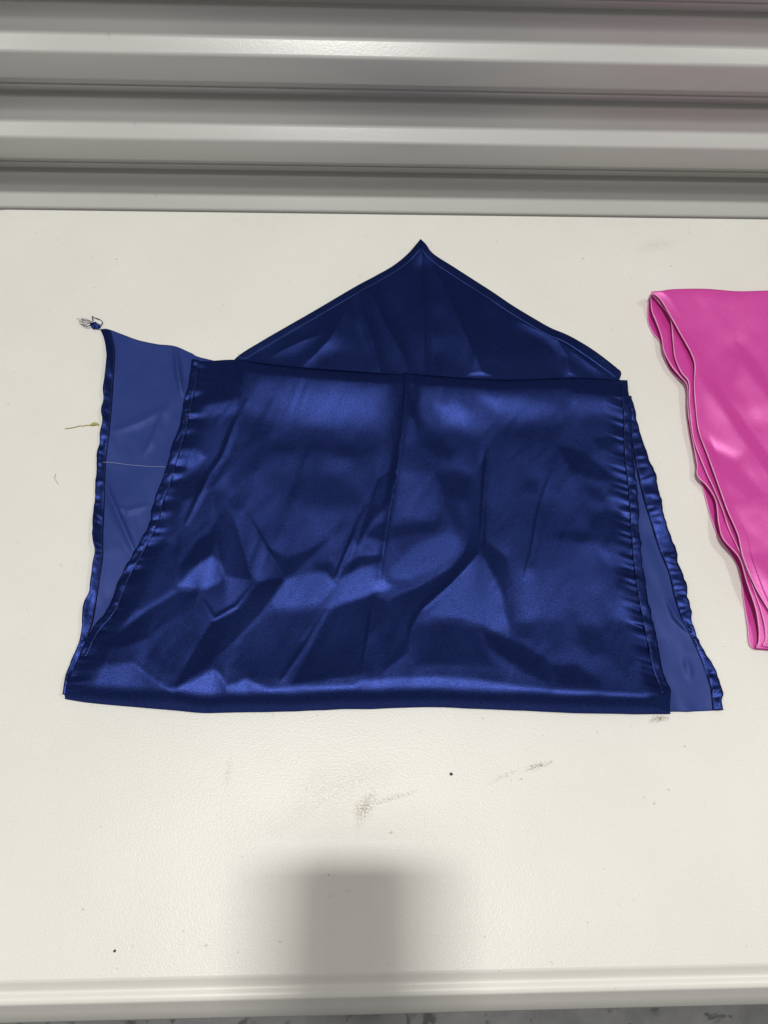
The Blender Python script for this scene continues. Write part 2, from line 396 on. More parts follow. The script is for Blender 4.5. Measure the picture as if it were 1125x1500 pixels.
# lower layer, reverse side up: shows as the flaps left and right of the upper panel
nu, nv = 300, 180
Glow = coons([(147, 482), (158, 482), (180, 490), (202, 498), (230, 504), (256, 507), (280, 517), (300, 525), (400, 545), (600, 560), (800, 566), (925, 580)],
             [(91, 1017), (197, 1026), (303, 1032), (560, 1034), (820, 1036), (982, 1042), (1020, 1042), (1060, 1040)], L_OUT, R_OUT, nu, nv)
X, Y = Glow[..., 0], Glow[..., 1]
def crease(X, Y, poly, amp, wl, wr):
    """tent-shaped fold: polyline crest, different widths on its two sides, dying out at its ends"""
    P = np.asarray(poly, float); D = np.full(X.shape, 1e9); S = np.ones(X.shape); A = np.zeros(X.shape)
    ln = np.concatenate([[0], np.cumsum(np.hypot(*np.diff(P, axis=0).T))]); k_ = 0
    for a, b in zip(P, P[1:]):
        d = b - a; t = np.clip(((X - a[0]) * d[0] + (Y - a[1]) * d[1]) / (d @ d), 0, 1)
        dx, dy = X - a[0] - t * d[0], Y - a[1] - t * d[1]; q = np.hypot(dx, dy); s = np.sign(d[0] * dy - d[1] * dx)
        k = q < D; D = np.where(k, q, D); S = np.where(k, s, S); A = np.where(k, (ln[k_] + t * (ln[k_ + 1] - ln[k_])) / ln[-1], A); k_ += 1
    e = np.clip(np.sin(np.pi * (0.06 + 0.88 * A)), 0, 1) ** 0.7
    w = np.where(S > 0, wr, wl) * (0.55 + 0.45 * e)
    q = np.clip(1 - D / w, 0, 1)
    return amp * e * q * (0.35 + 0.65 * q)
Zl = 0.0018 + 0.0018 * noise2(X, Y, 52, 3) + 0.0003 * noise2(X, Y, 17, 4) + 0.0008 * noise2(0.35 * X + 0.94 * Y, (0.94 * X - 0.35 * Y) * 3.0, 42, 6)
Zl += crease(X, Y, [(256, 507), (259, 540), (265, 575)], 0.0068, 9.6, 4.8)
Zl += crease(X, Y, [(156, 712), (172, 750), (196, 806)], 0.0059, 7.2, 14.4)
Zl += crease(X, Y, [(170, 742), (188, 748), (215, 740)], 0.0023, 4.8, 8.4)
Zl += crease(X, Y, [(246, 590), (225, 640), (210, 665)], 0.0023, 12.0, 7.2)
Zl += crease(X, Y, [(240, 600), (200, 620), (165, 632)], 0.0020, 10.8, 10.8)
Zl += crease(X, Y, [(978, 880), (990, 905), (1008, 925)], 0.0043, 7.2, 6.0)
Zl += crease(X, Y, [(1005, 965), (1012, 995)], 0.0023, 8.4, 9.6)
edgeL = np.abs(X - np.interp(Y, [p[1] for p in L_OUT], [p[0] for p in L_OUT]))
edgeR = np.abs(X - np.interp(Y, [p[1] for p in R_OUT], [p[0] for p in R_OUT]))
liftL = 0.0034 + 0.0022 * noise1(2000, 60, 5)[np.clip(Y, 0, 1999).astype(int)]
liftR = 0.0018 + 0.0016 * noise1(2000, 38, 6)[np.clip(Y, 0, 1999).astype(int)]
Zl += np.clip(liftL, 0, 1) * np.exp(-edgeL / 14) + np.clip(liftR, 0, 1) * np.exp(-edgeR / 14)
cov = patch_mask(X, Y, [(318, 560), (900, 585), (915, 780), (945, 1040), (150, 1040), (230, 850), (285, 700)], 18)   # lies flat under the panel
Zl = Zl * (1 - 0.75 * cov)
Zl = np.maximum(Zl, 0.0007)
sheet('lower_layer', Glow, Zl, BLUE_BACK, cloth)['label'] = 'matte reverse side of the cloth showing as flaps left and right'
def low_at(px, py):
    d = (X - px) ** 2 + (Y - py) ** 2; return float(Zl.flat[int(np.argmin(d))])

# pointed back layer
tl = [(616, 350), (598, 371), (576, 389), (548, 405), (520, 420), (464, 453), (424, 476), (386, 498), (347, 523), (330, 548)]
tr = [(616, 350), (624, 358), (635, 372), (666, 392), (694, 410), (722, 428), (750, 447), (778, 464), (806, 480), (834, 492), (868, 512), (901, 537), (910, 546), (906, 560)]
nv, nu = 150, 220
A, B = resample(tl, nv), resample(tr, nv)
u = np.linspace(0, 1, nu)[None, :, None]
Gt = A[:, None] * (1 - u) + B[:, None] * u
bot = resample([(330, 548), (450, 566), (620, 575), (760, 580), (906, 560)], nu)
vv = np.linspace(0, 1, nv)[:, None, None] ** 3
Gt = Gt + vv * (bot - Gt[-1])[None]
X2, Y2 = Gt[..., 0], Gt[..., 1]
Zt = 0.0024 + 0.0012 * noise2(X2, Y2, 60, 13) + 0.0005 * noise2(X2, Y2, 24, 14)
Zt += crease(X2, Y2, [(617, 352), (618, 400), (620, 470), (622, 560)], 0.0034, 13, 40)
Zt += crease(X2, Y2, [(524, 424), (533, 462), (545, 500), (560, 560)], 0.0025, 26, 14)
Zt += crease(X2, Y2, [(545, 430), (562, 470), (590, 520), (600, 555)], 0.0019, 20, 24)
Zt += crease(X2, Y2, [(520, 430), (500, 470), (480, 500), (445, 535)], 0.0021, 20, 24)
Zt += crease(X2, Y2, [(640, 400), (672, 470), (700, 530), (712, 560)], 0.0022, 24, 30)
Zt += crease(X2, Y2, [(690, 440), (700, 500), (690, 556)], 0.0014, 26, 18)
Zt += crease(X2, Y2, [(810, 490), (830, 520), (838, 556)], 0.0021, 24, 16)
Zt += crease(X2, Y2, [(760, 470), (820, 500), (880, 545)], 0.0019, 18, 14)
Zt += crease(X2, Y2, [(400, 520), (440, 500), (470, 490)], 0.0012, 16, 16)
Zt += 0.0045 * np.exp(-((X2 - 616) ** 2 + (Y2 - 362) ** 2) / 20 ** 2)
Zt = np.minimum(np.maximum(Zt, 0.0012), 0.0012 + 0.012 * (1 - smoothstep(520, 552, Y2)) + 0.0020)
tri = sheet('pointed_layer', Gt, Zt, BLUE, cloth); tri['label'] = 'pointed satin end of the cloth behind the upper panel'

# upper panel: relief from the slopes of its folds
PX0, PY0, PX1, PY1, ST = 80, 510, 1072, 1062, 2.0
gx, gy = np.meshgrid(np.arange(PX0, PX1, ST), np.arange(PY0, PY1, ST))
Vm = np.full(gx.shape, 3.7)
Vm += 0.6 * noise2(gx, gy, 42, 21)
def strands(X, Y, ang, across, along, seed):
    c, s_ = math.cos(ang), math.sin(ang); return noise2((X * c + Y * s_) * across / along, -X * s_ + Y * c, across, seed)
Vm += 0.6 * strands(gx, gy, math.radians(-72), 15, 110, 23) + 0.4 * strands(gx, gy, math.radians(-35), 12, 80, 24) + 0.25 * strands(gx, gy, math.radians(40), 11, 70, 25)
PATCH = [  # (steepness towards the viewer 0..10, softness, outline)
    (6.2, 14, [(345, 552), (440, 552), (585, 560), (580, 610), (560, 632), (480, 628), (400, 622), (350, 600)]),
    (7.6, 16, [(400, 575), (470, 570), (560, 575), (550, 610), (480, 618), (420, 602)]),
    (8.2, 12, [(450, 585), (500, 585), (510, 605), (460, 610)]),
    (6.2, 14, [(605, 565), (700, 572), (880, 582), (912, 588), (912, 606), (840, 612), (760, 622), (700, 632), (640, 632), (610, 612)]),
    (9.0, 12, [(640, 592), (670, 590), (690, 606), (680, 622), (650, 618)]),
    (8.0, 12, [(705, 580), (770, 584), (810, 596), (780, 612), (730, 606)]),
    (6.8, 8, [(832, 584), (912, 588), (908, 606), (840, 604)]),
    (2.4, 12, [(393, 648), (450, 646), (520, 650), (520, 664), (450, 664), (395, 662)]),
    (2.2, 14, [(407, 700), (470, 692), (513, 700), (528, 735), (500, 745), (430, 738)]),
    (2.2, 10, [(493, 655), (530, 657), (552, 645), (550, 660), (520, 670), (495, 664)]),
    (2.2, 10, [(627, 648), (650, 646), (668, 660), (660, 672), (635, 664)]),
    (1.0, 9, [(640, 695), (665, 688), (690, 698), (684, 732), (655, 735)]),
    (1.2, 7, [(652, 738), (672, 735), (680, 772), (668, 780)]),
    (0.8, 3, [(350, 529), (480, 543), (590, 550), (735, 558), (838, 556), (838, 567), (735, 568), (590, 560), (480, 553), (350, 540)]),
    (0.0, 2, [(838, 556), (920, 560), (922, 584), (880, 577), (840, 574)]),
    # corner shade and its diagonal fold
    (1.2, 5, [(284, 530), (345, 530), (352, 560), (352, 580), (320, 588), (290, 592)]),
    (0.0, 3, [(330, 532), (344, 533), (352, 558), (345, 562)]),
    (6.0, 6, [(284, 594), (330, 588), (350, 596), (345, 606), (300, 610), (280, 612)]),
    (7.5, 7, [(263, 660), (285, 656), (300, 668), (292, 686), (270, 688)]),
    (0.6, 4, [(258, 700), (285, 696), (306, 700), (292, 722), (268, 733), (260, 720)]),
    (0.8, 4, [(306, 690), (332, 668), (336, 676), (314, 712), (302, 716)]),
    (2.0, 8, [(308, 718), (330, 716), (352, 740), (352, 778), (320, 772)]),
    # centre crease
    (1.6, 4, [(577, 560), (594, 556), (590, 620), (582, 682), (574, 682), (576, 620)]),
    (1.0, 3, [(596, 560), (604, 566), (612, 600), (610, 618), (598, 606)]),
    (0.8, 3, [(582, 678), (568, 690), (552, 702), (538, 740), (520, 790), (524, 800), (546, 760), (566, 740), (576, 710)]),
    (1.0, 4, [(538, 780), (552, 768), (569, 762), (566, 792), (540, 786)]),
    (4.8, 6, [(590, 690), (636, 690), (640, 740), (620, 760), (580, 760)]),
    (1.4, 5, [(574, 770), (620, 765), (646, 762), (636, 778), (600, 782), (570, 790)]),
    # second crease and the S-shaped valley
    (0.8, 3, [(712, 668), (700, 684), (690, 724), (690, 790), (704, 800), (708, 730)]),
    (0.2, 3, [(690, 740), (707, 740), (704, 807), (664, 852), (619, 892), (603, 921), (598, 955), (562, 982), (558, 915), (573, 876), (619, 857), (661, 831), (682, 806)]),
    (5.2, 6, [(600, 800), (650, 780), (676, 790), (672, 808), (640, 832), (600, 848), (570, 846)]),
    (5.4, 3, [(704, 812), (720, 841), (736, 873), (742, 918), (736, 927), (712, 916), (680, 905), (627, 900), (659, 860)]),
    (1.0, 3, [(712, 791), (744, 817), (750, 852), (749, 908), (742, 905), (738, 870), (728, 846), (708, 813)]),
    (1.4, 5, [(776, 790), (789, 770), (790, 800), (780, 842), (770, 846)]),
    (1.6, 5, [(786, 742), (800, 730), (798, 770), (788, 800), (780, 800)]),
    (4.8, 10, [(755, 828), (790, 836), (830, 830), (860, 860), (850, 890), (810, 905), (756, 906)]),
    (1.8, 5, [(747, 912), (784, 912), (786, 934), (752, 934)]),
    (0.2, 6, [(707, 921), (760, 940), (803, 967), (806, 1000), (770, 984), (715, 947)]),
    (1.2, 8, [(606, 915), (640, 908), (700, 918), (712, 950), (720, 972), (610, 972)]),
    (0.6, 4, [(522, 888), (548, 872), (572, 882), (560, 915), (562, 975), (530, 985), (525, 940)]),
    (2.2, 5, [(540, 935), (556, 915), (562, 960), (556, 985), (538, 985)]),
    # right hand part
    (0.6, 5, [(817, 652), (850, 660), (880, 682), (903, 703), (880, 703), (838, 690)]),
    (1.6, 6, [(870, 642), (895, 638), (912, 646), (908, 656), (876, 656)]),
    (1.8, 7, [(767, 702), (790, 700), (788, 722), (768, 720)]),
    (1.6, 6, [(858, 712), (880, 716), (886, 734), (866, 730)]),
    (1.6, 8, [(862, 748), (920, 744), (926, 790), (886, 794), (810, 788), (812, 776), (866, 778)]),
    (6.8, 6, [(892, 729), (912, 726), (914, 742), (896, 746)]),
    (6.8, 8, [(880, 806), (905, 803), (920, 822), (905, 832), (885, 822)]),
    (1.2, 6, [(902, 832), (930, 828), (944, 848), (940, 868), (906, 860)]),
    (5.4, 8, [(890, 882), (925, 878), (938, 900), (915, 910), (892, 902)]),
    (1.0, 10, [(846, 915), (880, 918), (890, 955), (866, 960), (846, 940)]),
    (2.2, 10, [(890, 915), (930, 912), (945, 960), (915, 985), (890, 960)]),
    (0.6, 7, [(803, 975), (840, 972), (880, 995), (878, 1006), (820, 1002)]),
    # left hand wedges
    (1.4, 7, [(190, 820), (220, 800), (262, 830), (258, 860), (210, 890), (170, 905), (165, 880)]),
    (0.8, 5, [(206, 800), (240, 790), (262, 800), (256, 848), (225, 830)]),
    (0.8, 4, [(262, 832), (290, 790), (312, 778), (312, 808), (282, 828)]),
    (7.4, 4, [(261, 858), (277, 835), (310, 813), (325, 828), (328, 850), (301, 862), (285, 860)]),
    (0.9, 3, [(311, 773), (329, 843), (369, 848), (357, 797), (340, 747), (322, 752)]),
    (4.2, 3, [(340, 747), (357, 797), (372, 851), (415, 843), (388, 800), (364, 760), (352, 744)]),
    (0.9, 4, [(390, 800), (407, 822), (417, 845), (433, 837), (471, 800), (481, 789), (449, 806), (420, 816)]),
    (3.2, 2.5, [(295, 868), (327, 850), (371, 850), (346, 887), (314, 905)]),
    (0.3, 3, [(141, 951), (218, 892), (261, 866), (290, 866), (284, 890), (229, 929), (178, 947)]),
    (1.7, 8, [(218, 930), (280, 890), (292, 905), (290, 935), (260, 985), (240, 990), (215, 960)]),
    (0.0, 2.5, [(375, 853), (410, 846), (414, 850), (383, 896), (353, 928), (300, 978), (258, 1005), (262, 990), (295, 935), (312, 908), (346, 889)]),
    (5.4, 4, [(418, 849), (450, 838), (480, 839), (492, 855), (470, 882), (400, 890), (400, 876)]),
    (1.0, 3, [(462, 824), (486, 822), (494, 840), (490, 850), (478, 836), (462, 832)]),
    (0.8, 3, [(505, 827), (527, 814), (559, 812), (559, 822), (527, 830), (497, 846)]),
    (4.6, 4, [(512, 808), (530, 798), (558, 796), (558, 810), (530, 811)]),
    (5.6, 4, [(497, 848), (530, 832), (562, 832), (556, 862), (515, 878), (488, 884)]),
    (7.6, 5, [(545, 852), (562, 846), (572, 858), (560, 866), (546, 864)]),
    (1.6, 8, [(356, 930), (390, 898), (470, 892), (455, 930), (420, 990), (390, 996), (360, 985), (340, 975)]),
    (3.4, 5, [(440, 935), (456, 915), (462, 920), (450, 942)]),
    (0.4, 4, [(481, 893), (513, 881), (551, 869), (540, 928), (529, 986), (475, 994), (428, 1000), (460, 933)]),
]
for v, soft, poly in PATCH:
    k = patch_mask(gx, gy, poly, soft); Vm = Vm * (1 - k) + (v + 0.5 * strands(gx, gy, math.radians(-60), 12, 90, int(v * 10) + 50)) * k
Vm = 3.6 + (Vm - 3.6) * 0.82
Vm += 0.55 * strands(gx, gy, math.radians(-70), 7, 70, 26) * smoothstep(-0.2, 0.6, noise2(gx, gy, 60, 27)) + 0.5 * strands(gx, gy, math.radians(-48), 6, 50, 28) * smoothstep(-0.2, 0.6, noise2(gx, gy, 50, 29))
# ridge of the rolled front fold
HL = np.array([(80, 980), (106, 983), (157, 984), (194, 979), (223, 1002), (250, 1019), (282, 1006), (312, 988), (322, 995), (330, 1012), (345, 1009), (360, 1002), (376, 1010), (395, 1017), (433, 1013), (519, 1012), (530, 1004), (600, 1001), (640, 999), (701, 1004), (760, 1013), (820, 1019), (874, 1022), (959, 1029), (1072, 1034)], float)
hy = np.interp(gx, HL[:, 0], HL[:, 1])
dd = gy - hy
kk = smoothstep(-15, -1, dd); Vm = Vm * (1 - kk) + (9.4 + 0.02 * np.clip(dd, 0, 40)) * kk
left_front = patch_mask(gx, gy, [(100, 975), (190, 972), (222, 1000), (222, 1020), (100, 1016)], 8)
Vm = Vm * (1 - left_front) + np.clip(Vm, 7.0, 12) * left_front
Zmap = relief(gx, gy, Vm, [540, 600, 700, 780, 850, 900, 960, 1000, 1060], [23, 20, 18, 12.5, 10.5, 10, 8.5, 7, 5], ST)
for poly, amp, wl, wr in [
    ([(596, 551), (592, 618), (584, 679), (571, 751), (562, 806), (556, 850)], 0.0022, 7, 12),
    ([(713, 663), (709, 722), (704, 806)], 0.0018, 8, 6),
    ([(807, 692), (790, 742), (778, 808), (768, 847)], 0.0014, 9, 6),
    ([(535, 744), (512, 800), (492, 846)], 0.0016, 8, 6),
    ([(359, 590), (340, 630), (325, 670), (308, 692), (273, 766)], 0.0018, 10, 8),
    ([(476, 896), (450, 942), (412, 997)], 0.0012, 8, 6),
    ([(547, 873), (540, 928), (530, 982)], 0.0010, 5, 5),
    ([(704, 809), (659, 857), (619, 892), (603, 921), (603, 967)], 0.0012, 5, 10),
    ([(375, 852), (346, 888), (314, 906), (298, 880)], 0.0012, 6, 6),
    ([(415, 845), (388, 800), (364, 755)], 0.0010, 5, 6)]:
    Zmap += crease(gx, gy, poly, amp * 0.85, wl, wr)

T_TOP = [(281, 526), (300, 529), (345, 527), (400, 534), (480, 541), (585, 548), (592, 546), (620, 549), (735, 556), (839, 553.5), (919, 557)]
T_BOT = [(95, 1024), (140, 1031), (197, 1036), (250, 1040), (303, 1044), (407, 1043), (470, 1041), (520, 1039), (627, 1036), (720, 1039), (820, 1044), (900, 1046), (982, 1046)]
T_L = [(281, 526), (277, 555), (271, 582), (260, 630), (249, 665), (237, 705), (225, 737), (219, 762), (207, 788), (192, 815), (183, 831), (170, 857), (158, 890), (143, 911), (128, 932), (115, 962), (104, 985), (96, 1005), (95, 1024)]
T_R = [(919, 557), (922, 585), (925, 607), (927, 660), (933, 716), (937, 775), (941, 823), (948, 874), (962, 939), (970, 979), (982, 1012), (981, 1030), (982, 1046)]
T_L_IN = resample([(x + w, y + 1) for (x, y), w in zip(T_L, (11, 12, 12, 13, 13, 14, 14, 14, 14, 14, 14, 14, 14, 13, 12, 10, 8, 8, 9))], 160)
T_R_IN = resample([(x - w, y) for (x, y), w in zip(T_R, (10, 11, 12, 13, 13, 13, 13, 13, 14, 14, 14, 13, 13))], 160)
T_L = wavy(T_L, 1.4, 4, 521); T_R = wavy(T_R, 1.3, 3.5, 531); T_BOT = wavy(T_BOT, 0.8, 9, 541)
nu, nv = 440, 270
Gp = coons(T_TOP, T_BOT, T_L, T_R, nu, nv)
X3, Y3 = Gp[..., 0], Gp[..., 1]
Zr = bilinear(Zmap, PX0, PY0, ST, X3, Y3)
Zr = Zr - np.percentile(Zr, 2)
by = np.interp(X3, [p[0] for p in T_BOT], [p[1] for p in T_BOT]); ty = np.interp(X3, [p[0] for p in T_TOP], [p[1] for p in T_TOP])
lx = np.interp(Y3, [p[1] for p in T_L], [p[0] for p in T_L]); rx = np.interp(Y3, [p[1] for p in T_R], [p[0] for p in T_R])
dl, dr, db, dt = np.clip(X3 - lx, 0, None), np.clip(rx - X3, 0, None), np.clip(by - Y3, 0, None), np.clip(Y3 - ty, 0, None)
# puckers along the hems
pl = noise1(2000, 11, 41); pl2 = noise1(2000, 6, 42)
iy = np.clip(Y3, 0, 1999).astype(int)
Zr = Zr + 0.0020 * (pl[iy] + 0.5 * pl2[iy]) * np.exp(-((dl - 8) / 15) ** 2)
pr = noise1(2000, 9, 43); pr2 = noise1(2000, 5, 44); iy2 = np.clip(Y3 + 0.35 * dr, 0, 1999).astype(int)
Zr = Zr + 0.0020 * (pr[iy2] + 0.5 * pr2[iy2]) * np.exp(-((dr - 10) / 16) ** 2)
fall = np.minimum(smoothstep(-8, 45, dl), smoothstep(-8, 36, dr)) * 0.55 + 0.45
Zp = 0.0042 + Zr * fall
tt_ = np.clip(dt / 16, 0, 1); Zp = 0.0045 + (Zp - 0.0045) * np.sqrt(np.clip(1 - (1 - tt_) ** 2, 0, 1))
bt = np.clip(db / 34, 0, 1); Zp = 0.0006 + (Zp - 0.0006) * np.sqrt(np.clip(1 - (1 - bt) ** 2, 0, 1))
#print('panel height mm', Zp.min() * 1000, Zp.max() * 1000, np.percentile(Zp, [5, 50, 95]) * 1000)
sheet('upper_panel', Gp, Zp, BLUE, cloth)['label'] = 'shiny crumpled upper panel with rolled front fold'
def panel_at(px, py):
    return Zp.flat[int(np.argmin((X3 - px) ** 2 + (Y3 - py) ** 2))]

# hems
def hem(name, outer, inner, zfun, amp, seed, n=220, k=9, stitch=True, base=0.0004):
    O, I = resample(outer, n), resample(inner, n)
    t = np.linspace(0, 1, k)[None, :, None]
    G_ = O[:, None] * (1 - t) + I[:, None] * t
    length = np.concatenate([[0], np.cumsum(np.hypot(*np.diff(O, axis=0).T))])
    w = np.hypot(*(O - I).T)
    zz = []
    for kk_ in (0, k // 2, k - 1):
        c_ = np.array([zfun(*p) for p in G_[:, kk_]]); zz.append(np.convolve(np.pad(c_, 3, 'edge'), np.ones(7) / 7, 'valid'))
    zo = np.stack([np.interp(np.arange(k), (0, k // 2, k - 1), col) for col in np.array(zz).T])
    L = int(length[-1]) + 4
    q = noise1(L, 9, seed) + 0.6 * noise1(L, 4.5, seed + 1); q = q[length.astype(int)]
    q2 = noise1(L, 13, seed + 2)[length.astype(int)]
    tt = np.linspace(0, 1, k)[None, :]
    prof_ = np.clip(np.sin(np.pi * tt), 0, 1) ** 0.5
    Zh = zo + base + amp * (0.55 + 0.9 * q[:, None] * (0.5 + 0.5 * np.cos(5 * tt + 4 * q2[:, None]))) * prof_ * 0.6
    o = sheet(name, G_, Zh, BLUE, cloth, 0.0002)
    if stitch:                                    # line of lock stitches along the inner edge
        Pm = G_[:, -2]; V = []; F = []; step = 4.2; s = 2.0
        while s < length[-1] - 3:
            a = np.array([np.interp(s, length, Pm[:, 0]), np.interp(s, length, Pm[:, 1])]); b = np.array([np.interp(s + 2.6, length, Pm[:, 0]), np.interp(s + 2.6, length, Pm[:, 1])])
            za = np.interp(s, length, Zh[:, -2]) + 0.0003
            pa, pb = at(*a, za), at(*b, za); d = pb - pa; nn = np.array([-d[1], d[0], 0]); nn = nn / (np.linalg.norm(nn) + 1e-12) * 0.0002
            i = len(V); up = np.array([0, 0, 0.00025])
            V += [pa + nn, pa - nn, pb - nn, pb + nn, (pa + pb) / 2 + up]; F += [(i, i + 1, i + 4), (i + 1, i + 2, i + 4), (i + 2, i + 3, i + 4), (i + 3, i, i + 4)]
            s += step
        st = mesh_obj('stitching', V, F, BLUE_THREAD, None); st.parent = o; st.matrix_parent_inverse = Matrix.Identity(4); st['kind'] = 'stuff'
    return o
hem('hem', L_OUT, L_IN, low_at, 0.0016, 61)
hem('hem', R_OUT, R_IN, low_at, 0.0020, 71)
hem('hem', T_L[:140], T_L_IN[:140], panel_at, 0.0017, 81, base=0.0003)
hem('hem', T_R[:150], T_R_IN[:150], panel_at, 0.0018, 91, base=0.0003)
def tri_at(px, py): return Zt.flat[int(np.argmin((X2 - px) ** 2 + (Y2 - py) ** 2))]
hem('hem', tl[:9], [(617, 364), (601, 382), (580, 398), (552, 414), (525, 429), (469, 462), (430, 485), (394, 506), (360, 526)], tri_at, 0.0003, 101, base=0.0002)
hem('hem', tr[:13], [(617, 364), (621, 370), (630, 381), (660, 402), (688, 420), (716, 438), (744, 457), (772, 474), (800, 490), (828, 502), (860, 523), (890, 545), (900, 553)], tri_at, 0.0004, 111, base=0.0002)

# frayed knot at the flap's corner
kp = [(149, 483), (144, 481), (138, 479), (136, 472), (135.5, 466), (135, 463.5), (140, 466), (147, 468.5), (150, 472), (148, 476), (143, 480)]
kr = resample(kp, 50)
tube('thread_loop', at(kr[:, 0], kr[:, 1], 0.0022 + 0.0012 * np.sin(np.linspace(0, 7, 50))), 0.00055, BLUE, cloth, 7, taper=0.8 + 0.4 * noise1(50, 4, 3))
bm = bmesh.new(); bmesh.ops.create_icosphere(bm, subdivisions=4, radius=1.0)
for v in bm.verts:
    c = v.co.copy(); w_ = 1 + 0.22 * math.sin(5 * c.x + 3 * c.z) * math.cos(4 * c.y) + 0.16 * math.sin(11 * c.y + 7 * c.x) + 0.1 * math.sin(17 * c.x - 9 * c.z)
    v.co = Vector((c.x * 0.0050 * w_, c.y * 0.0034 * w_, c.z * 0.0020 * w_))
me = bpy.data.meshes.new('knot'); bm.to_mesh(me); bm.free(); me.polygons.foreach_set('use_smooth', [True] * len(me.polygons)); me.materials.append(BLUE)
kn = bpy.data.objects.new('knot', me); COL.objects.link(kn); kn.parent = cloth; kn.matrix_parent_inverse = Matrix.Translation(-cloth.location)
kn.location = tuple(at(140, 477, 0.0019)); kn.rotation_euler = (0, 0, -0.4)
kn['label'] = 'twisted knot at the torn corner of the flap'
for i in range(9):
    a = random.uniform(-0.55, 0.45); L = random.uniform(14, 26); x0, y0 = 133 + random.uniform(-2, 3), 474 + random.uniform(-4, 4)
    c = random.uniform(-5, 5)
    q = np.array([(x0 - L * t * math.cos(a), y0 + L * t * math.sin(a) * 0.8 - c * math.sin(3.1 * t)) for t in np.linspace(0, 1, 9)])
    tube('frayed_thread', at(q[:, 0], q[:, 1], 0.0018 + 0.0025 * np.sin(np.linspace(0.3, 3.0, 9))), 0.00021, BLUE_THREAD, cloth, 5)

# ------------------------------------------------------------------ pink satin cloth
pink = empty('pink_satin_cloth', tuple(at(1250, 700)))
tag(pink, 'bright pink satin cloth folded in layers at the right edge', 'cloth')
XR_P = 1240
def pink_layer(name, left, ytop, ybot, zl, seed, zin, nu=150, nv=200, rel=None, hemr=0.00055):
    """left: edge polyline top to bottom; zl: heights along it; zin: height further in"""
    x0, y0 = left[0]; x1, y1 = left[-1]
    top = [(x0, y0), (x0 + 14, y0 - 1 + ytop * 0.2), (x0 + 34, y0 - 3.5 + ytop * 0.3), (x0 + 80, y0 - 4 + ytop * 0.5), (x0 + 126, y0 - 0.5 + ytop), (1125, y0 - 1.5 + ytop), (1250, y0 - 5 + ytop), (XR_P, y0 - 8 + ytop)]
    bot = [(x1, y1), (0.5 * (x1 + 1180), y1 + 0.6 * ybot), (1180, y1 + ybot), (1320, y1 + ybot + 4), (XR_P + 60, y1 + ybot + 2)]
    G_ = coons(top, bot, left, [(XR_P, y0 - 8 + ytop), (XR_P + 30, 700), (XR_P + 60, y1 + ybot + 2)], nu, nv)
    z = np.interp(np.linspace(0, 1, nv), np.linspace(0, 1, len(zl)), zl)
    z = np.convolve(np.pad(z, 6, 'edge'), np.ones(13) / 13, 'valid')
    x, y = G_[..., 0], G_[..., 1]
    d = x - x[:, :1]
    Z = z[:, None] * np.exp(-d / 60) + zin * (1 - np.exp(-d / 60))
    Z = Z + 0.0010 * noise2(x, y, 55, seed) * np.clip(d / 30, 0, 1) + 0.0003 * noise2(x, y, 22, seed + 1)
    if rel is not None: Z = Z + bilinear(rel, 1000, 410, 2.0, x, y) * np.clip(d / 14, 0, 1)
    Z = np.maximum(Z, 0.0008)
    o = sheet(name, G_, Z, PINK, pink)
    P = at(G_[::2, 0, 0], G_[::2, 0, 1], Z[::2, 0] + hemr * 0.7)
    h = tube('rolled_hem', P, hemr, PINK_HEM, None, 7, taper=0.9 + 0.25 * noise1(len(P), 1.2, seed))
    h.parent = o; h.matrix_parent_inverse = Matrix.Identity(4)
    return o
qx, qy = np.meshgrid(np.arange(1000, 1540, 2.0), np.arange(410, 1000, 2.0))
Vq = 4.6 + 1.8 * noise2(qx, qy, 70, 301) + 0.9 * strands(qx, qy, math.radians(55), 22, 130, 302) + 0.5 * strands(qx, qy, math.radians(25), 14, 90, 303)
for v, soft, poly in [
    (5.4, 14, [(1018, 432), (1125, 432), (1180, 470), (1125, 540), (1085, 505), (1040, 520)]),
    (0.8, 3, [(1078, 500), (1100, 520), (1140, 575), (1200, 640), (1180, 650), (1120, 575), (1082, 520)]),
    (5.6, 8, [(1085, 530), (1130, 585), (1175, 650), (1160, 690), (1110, 620), (1078, 560)]),
    (1.0, 3, [(1022, 540), (1053, 566), (1092, 620), (1150, 700), (1140, 712), (1082, 634), (1050, 584)]),
    (5.6, 8, [(1022, 552), (1048, 586), (1090, 650), (1100, 690), (1070, 655), (1030, 615)]),
    (8.6, 9, [(1020, 614), (1032, 631), (1052, 646), (1084, 662), (1078, 670), (1046, 657), (1025, 640)]),
    (2.4, 6, [(1030, 652), (1080, 680), (1120, 725), (1100, 730), (1060, 700)]),
    (5.6, 9, [(1068, 735), (1125, 742), (1160, 800), (1110, 790), (1078, 765)]),
    (2.6, 8, [(1090, 810), (1130, 806), (1170, 850), (1130, 850)]),
    (7.0, 6, [(1105, 845), (1130, 856), (1150, 900), (1122, 880)])]:
    k = patch_mask(qx, qy, poly, soft); Vq = Vq * (1 - k) + v * k
REL = relief(qx, qy, Vq, [410, 600, 800, 1000], [29, 23, 15, 9], 2.0, 3.8, 0.0012)
SIL = [(952, 433), (950, 441), (949, 456), (950, 473), (958, 490), (967, 501), (975, 527), (981, 541), (994, 555), (1005, 567), (1007, 616), (1012, 647), (1018, 671), (1021, 694), (1030, 716), (1041, 756), (1053, 787), (1072, 814), (1084, 838), (1089, 876), (1095, 914), (1098, 943), (1105, 951)]
pink_layer('bottom_layer', SIL, 8, 6, [0.0015, 0.001, 0.0012, 0.001, 0.001, 0.001, 0.0012], 201, 0.0015)
